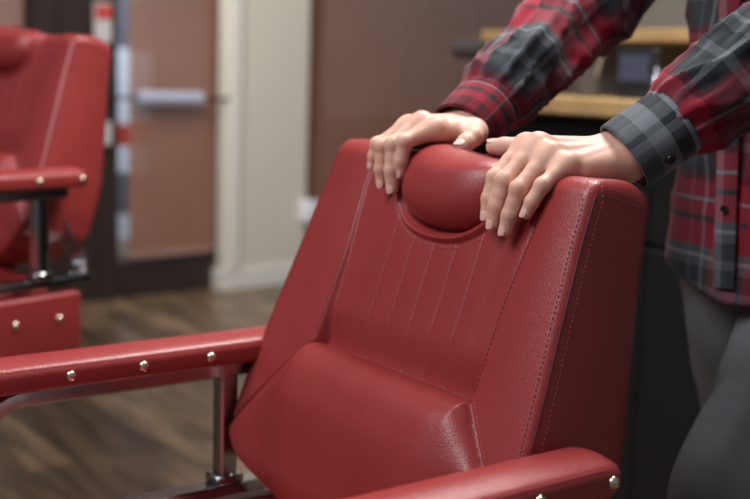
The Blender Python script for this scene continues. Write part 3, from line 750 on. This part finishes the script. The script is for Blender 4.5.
# jeans
jw = lambda sd, base: (lambda th, v, p: base*(nz(math.cos(th)*1.5+sd, math.sin(th)*1.5, v*8)+.8*nz(math.cos(th)*2.5, math.sin(th)*2.5+sd, v*17+math.sin(th)*2)))
jb = MB()
for (k_, f_, sx, sd) in ((nk, nf, .125, 1.), (fk, ff, -.025, 7.)):
    m_ = loft([(W(.03+sx*.7, .675, .95), .108, .125), (W(.03+sx*1.0, .67, .84), .105, .112), (W(.03+sx, .67, .84)*.45+k_*.55, .088, .090), (k_, .074, .076), (k_*.5+f_*.5, .068, .070), (f_+ZX*.02, .062, .066), (f_-ZX*.02, .064, .074)], 48, 90, tuple(AX), wr=jw(sd, .008), thick_=.003)
    jb.add(m_.v, m_.f)
m_ = loft([(W(.075, .675, 1.0), .150, .120), (W(.075, .675, .90), .158, .124), (W(.075, .675, .82), .150, .116)], 64, 30, tuple(AX), wr=jw(3., .004), thick_=.003); jb.add(m_.v, m_.f)
jeans = to_p(jb).build('jeans', denim, person, ang=None); jeans['label'] = 'washed grey jeans'
for (f_, sd) in ((nf, 1), (ff, -1)):
    b_ = f_*np.array([1, 1, 0])
    sh = grid_pillow(lambda th, ph: b_-YX*.065+AX*.048*spow(math.cos(th), .8)*math.cos(ph)*(1)+YX*.145*spow(math.sin(th), .8)*math.cos(ph)+ZX*(.045+.045*math.sin(ph)*(1 if math.sin(ph) < 0 else (1.0 if math.sin(th) > 0 else .75))), 40, 20)
    to_p(sh).build('shoe', shoe_m, person, ang=None)
# ---------------------------------------------------------------- room
WA = math.radians(39.5); U = np.array([math.cos(WA), math.sin(WA), 0]); Vv = np.array([-math.sin(WA), math.cos(WA), 0]); W0 = on_plane(216, 287, (0, 0, 0), ZX)
RB = np.array([U, Vv, ZX]).T
def wpt(u, v, off=0):   # picture ray onto the back wall (off = metres in front of it) -> (t, z)
    q = on_plane(u, v, W0-Vv*off, Vv); return float((q-W0)@U), float(q[2])
def wl(t, z, off=0): return W0+U*t-Vv*off+ZX*z
def wbox(mb, t0, t1, z0, z1, o0, o1, bev=0): return mb.box(wl((t0+t1)/2, (z0+z1)/2, (o0+o1)/2), (t1-t0, abs(o1-o0), z1-z0), RB, bev)
# materials
def wood_floor():
    m = mat('brown wood plank floor', (.1, .07, .045), .33); nt = m.node_tree; L = nt.links.new; p = nt.nodes['Principled BSDF']
    tc = nt.nodes.new('ShaderNodeTexCoord'); mp = nt.nodes.new('ShaderNodeMapping'); mp.inputs['Rotation'].default_value = (0, 0, math.radians(52)); L(tc.outputs['Object'], mp.inputs[0])
    b = nt.nodes.new('ShaderNodeTexBrick'); b.inputs['Scale'].default_value = 1; b.inputs['Brick Width'].default_value = 1.1; b.inputs['Row Height'].default_value = .13; b.inputs['Mortar Size'].default_value = .002
    b.inputs['Color1'].default_value = (.20, .125, .072, 1); b.inputs['Color2'].default_value = (.062, .039, .024, 1); b.inputs['Mortar'].default_value = (.02, .014, .01, 1); b.inputs['Bias'].default_value = -.1
    L(mp.outputs[0], b.inputs['Vector'])
    mp2 = nt.nodes.new('ShaderNodeMapping'); mp2.inputs['Scale'].default_value = (1.4, 9, 1); L(mp.outputs[0], mp2.inputs[0])
    n = nt.nodes.new('ShaderNodeTexNoise'); n.inputs['Scale'].default_value = 2.2; n.inputs['Detail'].default_value = 6; L(mp2.outputs[0], n.inputs['Vector'])
    mr = nt.nodes.new('ShaderNodeMapRange'); mr.inputs[1].default_value = .3; mr.inputs[2].default_value = .7; mr.inputs[3].default_value = .45; mr.inputs[4].default_value = 1.9; L(n.outputs['Fac'], mr.inputs[0])
    mm = nt.nodes.new('ShaderNodeMix'); mm.data_type = 'RGBA'; mm.blend_type = 'MULTIPLY'; mm.inputs[0].default_value = 1; L(b.outputs['Color'], mm.inputs[6]); L(mr.outputs[0], mm.inputs[7]); L(mm.outputs[2], p.inputs['Base Color'])
    return m
wall_m = mat('warm grey plaster', (.42, .40, .33), .8, bump=('noise', 60, .1, .002))
pier_m = mat('pale greenish beige paint', (.60, .565, .485), .7)
trim_w = mat('off white trim paint', (.68, .66, .60), .5)
frame_m = mat('dark brown painted frame', (.028, .017, .013), .5)
slat_m = mat('brown wooden slats', (.30, .14, .088), .55, var=(3, .5, (.25, .115, .07)))
rail_m = mat('brown blind rail', (.36, .20, .145), .5)
oak = mat('light oak', (.48, .30, .13), .5, var=(12, .5, (.36, .21, .09)))
blackcab = mat('black lacquered cabinet', (.007, .007, .007), .6, spec=.3)
glass_m = bpy.data.materials.new('window glass'); glass_m.use_nodes = True
gp = glass_m.node_tree.nodes['Principled BSDF']; gp.inputs['Transmission Weight'].default_value = 1; gp.inputs['Roughness'].default_value = 0; gp.inputs['IOR'].default_value = 1.05
fl = MB(); fl.box((0, 4, -.05), (18, 18, .1)); tag(fl.build('floor', wood_floor(), smooth=False), kind='structure')
# back wall with two openings: door and window
tD0 = wpt(80, 100)[0]; tG0 = wpt(115, 100)[0]; tG1 = wpt(213, 100)[0]; tP0 = wpt(219, 100)[0]; tW0 = wpt(313, 60)[0]+.02; tW1 = tW0+3.3
zb = wpt(170, 251)[1]; H_ = 2.9
mb = MB(); wbox(mb, tG1+.05, tW0, 0, H_, 0, -.12); wbox(mb, tW0, tW1, 0, .12, 0, -.12); wbox(mb, tW0, tW1, 2.5, H_, 0, -.12); wbox(mb, tW1, tW1+2.5, 0, H_, 0, -.12); wbox(mb, tD0-2.8, tG1+.05, 2.5, H_, 0, -.12); wbox(mb, tD0-4.5, tD0-2.8, 0, H_, 0, -.12)
tag(mb.build('wall_back', wall_m, smooth=False), kind='structure')
# door: dark frame, stiles, glass
mb = MB(); wbox(mb, tG0-.09, tG0, 0, 2.5, .03, -.08, .004); wbox(mb, tG1, tG1+.05, 0, 2.5, .03, -.08, .004); wbox(mb, tG0, tG1, 0, zb-.03, .015, -.06, .004); wbox(mb, tG0, tG1, 2.3, 2.5, .015, -.06, .004)
dr_o = tag(mb.build('door_1', frame_m, smooth=False), kind='structure')
mb = MB(); wbox(mb, tG0, tG1, zb-.03, 2.3, -.035, -.041); tag(mb.build('door_pane', glass_m, dr_o, smooth=False), kind=None)
mb = MB(); wbox(mb, tD0-.12, tG0-.09, 0, 2.5, .02, -.08, .004); wbox(mb, tD0-.22, tD0-.12, 0, 2.5, .05, -.10, .004); wbox(mb, tD0-2.8, tD0-.22, 0, .55, .02, -.08); wbox(mb, tD0-2.8, tD0-.22, 2.3, 2.5, .02, -.08)
w1 = tag(mb.build('window_1', frame_m, smooth=False), kind='structure')
mb = MB(); wbox(mb, tD0-2.8, tD0-.22, .55, 2.3, -.035, -.041); mb.build('window_pane', glass_m, w1, smooth=False)
mb = MB(); wbox(mb, tW0, tW0+.035, .12, 2.5, .01, -.08); wbox(mb, tW1-.04, tW1, .12, 2.5, .01, -.08); wbox(mb, tW0, tW1, .12, .17, .03, -.08); wbox(mb, tW0, tW1, 2.44, 2.5, .01, -.08); wbox(mb, (tW0+tW1)/2-.03, (tW0+tW1)/2+.03, .17, 2.44, .0, -.08)
w2 = tag(mb.build('window_2', frame_m, smooth=False), kind='structure')
mb = MB(); wbox(mb, tW0+.035, tW1-.04, .17, 2.44, -.045, -.051); mb.build('window_pane', glass_m, w2, smooth=False)
# pier between door and window, with its skirting
pd = .10
tPa = wpt(226, 100, pd)[0]; tPb = wpt(309, 100, pd)[0]
mb = MB(); wbox(mb, tPa, tPb, 0, H_, pd, 0, .006); tag(mb.build('wall_pier', pier_m, smooth=False), kind='structure')
mb = MB(); wbox(mb, tPa-.012, tPb+.012, 0, .10, pd+.014, 0, .004); tag(mb.build('baseboard_back', trim_w, smooth=False), kind='structure')
mb = MB(); ta = wpt(229, 100, pd)[0]; tb = wpt(240, 100, pd)[0]; wbox(mb, ta, tb, .10, H_, pd+.02, pd, .004); tag(mb.build('trim_1', trim_w, smooth=False), kind='structure')
def blind(t0, t1, z0, z1, label, off=.03, gaps=()):
    o = empty('venetian_blind', wl((t0+t1)/2, z0, off)); tag(o, label, 'blind', 'closed brown venetian blinds')
    inv = -np.array(o.location)
    def b_(mb, name, m, sm_=False):
        mb.v = [tuple(np.array(v)+inv) for v in mb.v]; return mb.build(name, m, o, smooth=sm_, ang=None if sm_ else 40)
    mb = MB(); z = z0+.03
    while z < z1-.04:
        # gently cupped slat, tilted nearly closed
        tilt = math.radians(42); hw = .0155; vs = []
        for (t, k) in ((t0, 0), (t1, 1)):
            for q in range(5):
                x = -1+q*.5; h = .0025*(1-x*x); oo = hw*x*math.cos(tilt)+h*math.sin(tilt); zz = -hw*x*math.sin(tilt)+h*math.cos(tilt)
                vs.append(wl(t, z+zz, off+oo)); 
            for q in range(5):
                x = 1-q*.5; h = .0025*(1-x*x)-.0016; oo = hw*x*math.cos(tilt)+h*math.sin(tilt); zz = -hw*x*math.sin(tilt)+h*math.cos(tilt)
                vs.append(wl(t, z+zz, off+oo))
        mb.add(vs, [(q, (q+1) % 10, 10+(q+1) % 10, 10+q) for q in range(10)]+[tuple(range(10))[::-1], tuple(range(10, 20))]); z += .026
    b_(mb, 'slats', slat_m)
    mb = MB(); wbox(mb, t0, t1, z0-.012, z0+.012, off+.013, off-.013, .003); b_(mb, 'bottom_rail', rail_m)
    mb = MB(); wbox(mb, t0, t1, z1-.04, z1, off+.02, off-.02, .003); b_(mb, 'head_rail', rail_m)
    mb = MB()
    nC = max(2, int((t1-t0)/.45)+1)
    for i in range(nC):
        t = t0+.09+(t1-t0-.18)*i/(nC-1)
        mb.tube([wl(t, z0, off+.016), wl(t, z1, off+.016)], .0016, 6)
    b_(mb, 'cord', rail_m)
    return o
tBl = wpt(126, 100)[0]
blind(tBl, tG1-.01, zb, 2.28, 'narrow brown venetian blind hanging in the dark door, a bright gap at its left')
blind(tD0-2.7, tD0-.26, .62, 2.28, 'brown venetian blind behind the out of focus red chair, at the left edge')
blind(tPb+.006, (tW0+tW1)/2-.04, .19, 2.42, 'wide brown venetian blind right of the pale wall pier, its left half window')
blind((tW0+tW1)/2+.04, tW1-.05, .19, 2.42, 'brown venetian blind behind the plaid sleeves, right half of the wide window')
# push bar on the door
ta, za = wpt(136, 98, .09); tb, _ = wpt(200, 98, .09)
pb = empty('door_pull_bar', wl(ta, za, 0)); tag(pb, 'pale horizontal pull bar across the dark door with the blind', 'door handle'); off_ = -np.array(pb.location)
mb = MB(); mb.tube([wl(ta, za, .10), wl(tb, za, .10)], .032, 20); mb.v = [tuple(np.array(v)+off_) for v in mb.v]; mb.build('grip', mat('pale brushed aluminium', (.52, .54, .66), .35, .2), pb)
mb = MB(); mb.tube([wl(tG0-.04, za, .10), wl(ta-.002, za, .10)], .008, 10); mb.tube([wl(tG0-.04, za, .031), wl(tG0-.04, za, .108)], .008, 10); mb.v = [tuple(np.array(v)+off_) for v in mb.v]; mb.build('bracket', frame_m, pb)
mb = MB(); mb.tube([wl(tb+.002, za, .10), wl(tG1+.025, za, .10)], .008, 10); mb.tube([wl(tG1+.025, za, .031), wl(tG1+.025, za, .108)], .008, 10); mb.v = [tuple(np.array(v)+off_) for v in mb.v]; mb.build('bracket', frame_m, pb)
# cards hung on the dark post left of the door
red_p = mat('red print', (.50, .06, .04), .6); white_p = mat('white card', (.55, .52, .50), .6)
def card(u0, v0, u1, v1, redtop, label):
    t0, z1 = wpt((u0), (v0), .06); t1, _ = wpt(u1, v0, .06); _, z0 = wpt(u0, v1, .06)
    o = empty('hanging_card', wl((t0+t1)/2, z0, .06)); tag(o, label, 'card'); iv = -np.array(o.location)
    mb = MB(); wbox(mb, t0, t1, z0, z1, .068, .055, .002); mb.v = [tuple(np.array(v)+iv) for v in mb.v]; mb.build('panel', white_p, o, smooth=False)
    if redtop:
        mb = MB(); wbox(mb, t0+.003, t1-.003, z1-(z1-z0)*.42, z1-.01, .071, .068); mb.v = [tuple(np.array(v)+iv) for v in mb.v]; mb.build('red_print', red_p, o, smooth=False)
card(94, 2, 111, 42, True, 'white card with a red top hung on the dark post beside the door')
card(99, 122, 111, 145, False, 'small pale card low on the dark post, behind the chair backrest')
# outdoors, seen only through the gap beside the blind
og = MB(); og.box(tuple(wl(0, -.12, -8)), (30, 15.7, .1), RB); tag(og.build('pavement', mat('pale pavement', (.35, .36, .38), .9), smooth=False), kind='structure')
so = -1.6
t0, _ = wpt(112, 100, so); t1, _ = wpt(136, 100, so)
sb = empty('street_sign_board', wl((t0+t1)/2, 0, so)); tag(sb, 'tall white sign board with a red band outside, seen through the gap by the blind', 'sign'); iv = -np.array(sb.location)
def sp(v0, v1, m, nm):
    _, z1 = wpt(124, v0, so); _, z0 = wpt(124, v1, so); mb = MB(); wbox(mb, t0-.1, t1+.1, max(z0, -.05), z1, so+.02, so-.02, .003); mb.v = [tuple(np.array(v)+iv) for v in mb.v]; mb.build(nm, m, sb, smooth=False)
white_o = mat('white enamel', (.75, .80, .90), .4); grey_o = mat('grey enamel', (.16, .16, .19), .5)
sp(-40, 48, grey_o, 'upper_panel'); sp(48, 124, white_o, 'white_panel'); sp(124, 146, red_p, 'red_band'); sp(146, 172, white_o, 'white_panel'); sp(172, 214, grey_o, 'grey_panel'); sp(214, 266, white_o, 'white_panel')
# white socket on the pier
t0, z0 = wpt(305, 211, pd+.01); mb = MB(); mb.box((0, 0, 0), (.09, .05, .11), RB, .008); o = mb.build('wall_box', mat('white plastic', (.75, .76, .80), .4)); o.location = Vector(wl(t0+.02, z0, pd+.025)); tag(o, 'small white box on the pale wall pier, just above the chair backrest edge', 'wall box')
# ---------------------------------------------------------------- workstation at the right
DV = -Vv  # runs towards the viewer on the right
K0 = np.array([at(580, 105, 2.6)[0], at(580, 105, 2.6)[1], 0]); KR = np.array([DV, U, ZX]).T
def kp(t, d, z): return K0+DV*t+U*d+ZX*z
def kobj(name, mb, m, parent=None, origin=None, **k): return mb.build(name, m, parent, **k)
zc = float(at(580, 98, 2.6)[2])
wr_ = MB(); wr_.box(kp(1.3, .52, 1.45), (3.4, .1, 2.9), KR); tag(wr_.build('wall_right', mat('grey wall', (.16, .148, .13), .8), smooth=False), kind='structure')
cab = empty('workstation_cabinet', kp(.45, .24, 0), 0); cab.rotation_euler.z = math.atan2(DV[1], DV[0]); tag(cab, 'black lacquered barber workstation cabinet behind the plaid sleeves', 'cabinet')
def lb(mb, c, d, bev=.004): return mb.box(c, d, None, bev)
mb = MB(); lb(mb, (0, .01, (zc-.04)/2+.03), (1.56, .40, zc-.04-.06)); lb(mb, (0, .03, .03), (1.5, .34, .06)); mb.build('body', blackcab, cab, smooth=False)
for k in range(3):
    x = -.52+.52*k
    d_ = MB(); lb(d_, (x, -.2, .38), (.516, .02, .615)); do = d_.build('door', blackcab, cab, smooth=False)
    h_ = MB(); h_.tube([(x-.06, -.225, .62), (x+.06, -.225, .62)], .005, 8); h_.build('handle', black_m, do)
    d_ = MB(); lb(d_, (x, -.2, .80), (.516, .02, .205)); do = d_.build('drawer', blackcab, cab, smooth=False)
    h_ = MB(); h_.tube([(x-.06, -.225, .80), (x+.06, -.225, .80)], .005, 8); h_.build('handle', black_m, do)
ct = MB(); ct.box(kp(.45, .22, zc-.02), (1.62, .46, .04), KR, .004); tag(ct.build('wooden_worktop', oak, smooth=False), 'light oak worktop on the black cabinet between the sleeves', 'worktop')
zs = float(at(630, 28, 2.75)[2]); sh_ = MB(); sh_.box(kp(.185, .36, zs-.016), (1.57, .20, .032), KR, .003); tag(sh_.build('wall_shelf', oak, smooth=False), 'narrow light oak shelf on the wall above the worktop', 'shelf')
def kthing(name, p, label, cat, group=None):
    o = empty(name, p); o.rotation_euler.z = math.atan2(DV[1], DV[0]); return tag(o, label, cat, group)
# small display
def k_at(u, d): # position along the worktop seen at column u at depth d behind its front edge
    n_ = U; q = on_plane(u, 90, K0+U*d, n_); return float((q-K0)@DV)
dsp = kthing('small_display', kp(k_at(637, .2), .2, zc), 'small black display with a bluish screen on the oak worktop', 'display')
mb = MB(); mb.box((0, 0, .062), (.12, .03, .115), None, .006); mb.build('case', black_m, dsp, smooth=False)
mb = MB(); mb.box((0, -.0165, .072), (.090, .003, .062), None, .001); mb.build('screen', mat('bluish screen', (.06, .066, .11), .2), dsp, smooth=False)
mb = MB(); mb.box((0, .0, .006), (.08, .06, .012), None, .003); mb.build('foot', black_m, dsp, smooth=False)
# brush pot with brushes and combs
jar = kthing('brush_jar', kp(k_at(588, .2), .2, zc), 'dark jar for combs and brushes on the oak worktop', 'jar')
mb = MB(); mb.lathe([(.030, 0), (.034, .004), (.034, .075), (.031, .075), (.031, .006)], (0, 0, 0), n=28); mb.build('cup', mat('smoky jar', (.10, .085, .075), .2), jar)
cols = [(.30, .22, .17), (.05, .05, .05), (.42, .38, .34), (.22, .10, .06), (.34, .30, .28)]; kinds = ['beige', 'black', 'pale grey', 'brown', 'light grey']
for k in range(5):
    b_ = kthing('styling_brush', kp(k_at(588, .2)+(-.016+.008*k), .2+.008*((k % 2)*2-1), zc+.008), kinds[k]+' brush leaning in the dark jar on the oak worktop', 'brush', 'brushes in the jar')
    an = math.radians(-26+11*k); dx, dz = math.sin(an), math.cos(an); mb = MB()
    mb.tube([(0, 0, 0), (dx*.09, 0, dz*.09), (dx*.10, 0, dz*.10)], [.0035, .0045, .004], 10); mb.build('handle', mat('brush handle %s' % kinds[k], cols[k], .4), b_)
    mb = MB(); mb.tube([(dx*.10, 0, dz*.10), (dx*.11, 0, dz*.11), (dx*.15, 0, dz*.15), (dx*.155, 0, dz*.155)], [.004, .009, .009, .004], 12); mb.build('bristles', mat('bristles %s' % kinds[k], tuple(c*.6 for c in cols[k]), .8), b_)
# chrome spray bottle
sp_ = kthing('spray_bottle', kp(k_at(656, .12), .12, zc), 'shiny metal spray bottle on the oak worktop beside the display', 'bottle')
mb = MB(); mb.lathe([(.014, 0), (.0155, .004), (.0155, .05), (.008, .062), (.006, .075)], n=28); mb.build('bottle', mat('shiny steel', (.4, .4, .43), .22, 1), sp_)
mb = MB(); mb.box((-.008, 0, .082), (.034, .012, .015), None, .003); mb.box((-.02, 0, .07), (.004, .006, .02), None, .001); mb.build('trigger_head', black_m, sp_, smooth=False)
# hair dryer lying on the far end of the shelf
hd = kthing('hair_dryer', kp(-.64, .30, zs-.085), 'dark grey hair dryer hanging at the far end of the oak wall shelf', 'hair dryer')
dgm = mat('dark grey plastic', (.08, .072, .072), .45)
mb = MB(); mb.tube([(.06, 0, .033), (.05, 0, .033), (-.03, 0, .033), (-.10, 0, .031), (-.105, 0, .031)], [.020, .032, .030, .022, .020], 20); mb.build('barrel', dgm, hd)
mb = MB(); mb.tube([(.03, -.0, .02), (.045, -.01, -.075)], [.014, .011], 14); mb.build('handle', dgm, hd)
mb = MB(); mb.tube([(.05, 0, .06), (.05, 0, .085)], .008, 10); mb.tube([(.045+.0, 0, .062), (.055, 0, .062)], .006, 8); mb.build('hanging_hook', black_m, hd)
# ---------------------------------------------------------------- light
sc = bpy.context.scene
w = bpy.data.worlds.new('World'); sc.world = w; w.use_nodes = True; bg = w.node_tree.nodes['Background']; bg.inputs[0].default_value = (.80, .88, 1.0, 1); bg.inputs[1].default_value = .21
def area(name, loc, tgt, size, power, col=(1, .97, .93), sy=None):
    l = bpy.data.lights.new(name, 'AREA'); l.energy = power; l.size = size; l.color = col
    if sy: l.shape = 'RECTANGLE'; l.size_y = sy
    o = bpy.data.objects.new(name, l); C.objects.link(o); o.location = Vector(loc); o.rotation_euler = (Vector(tgt)-Vector(loc)).to_track_quat('-Z', 'Y').to_euler(); return o
area('window_daylight', (-1.25, .55, 2.6), (.05, 1.2, .9), 1.3, 43, (.97, .98, 1.0), 1.3)
area('ceiling_panel', (.45, 1.95, 2.5), (.1, 1.3, .8), .8, 58, (1, .98, .95))
area('back_wall_fill', (-.9, 3.2, 2.7), (-.1, 5.9, .9), 1.6, 27, (1, .96, .92)).data.spread = math.radians(95)  # added fill lamp, narrowed to brighten only the back wall, pier and blinds
so_ = wl((tG0+tBl)/2, 2.2, so+.9); area('street_daylight', so_, wl((tG0+tBl)/2, 1.1, so), 1.0, 60, (.85, .92, 1))
sc.view_settings.view_transform = 'Standard'; sc.view_settings.look = 'None'; sc.view_settings.exposure = 0.0; sc.view_settings.gamma = 1; sc.view_settings.use_curve_mapping = False
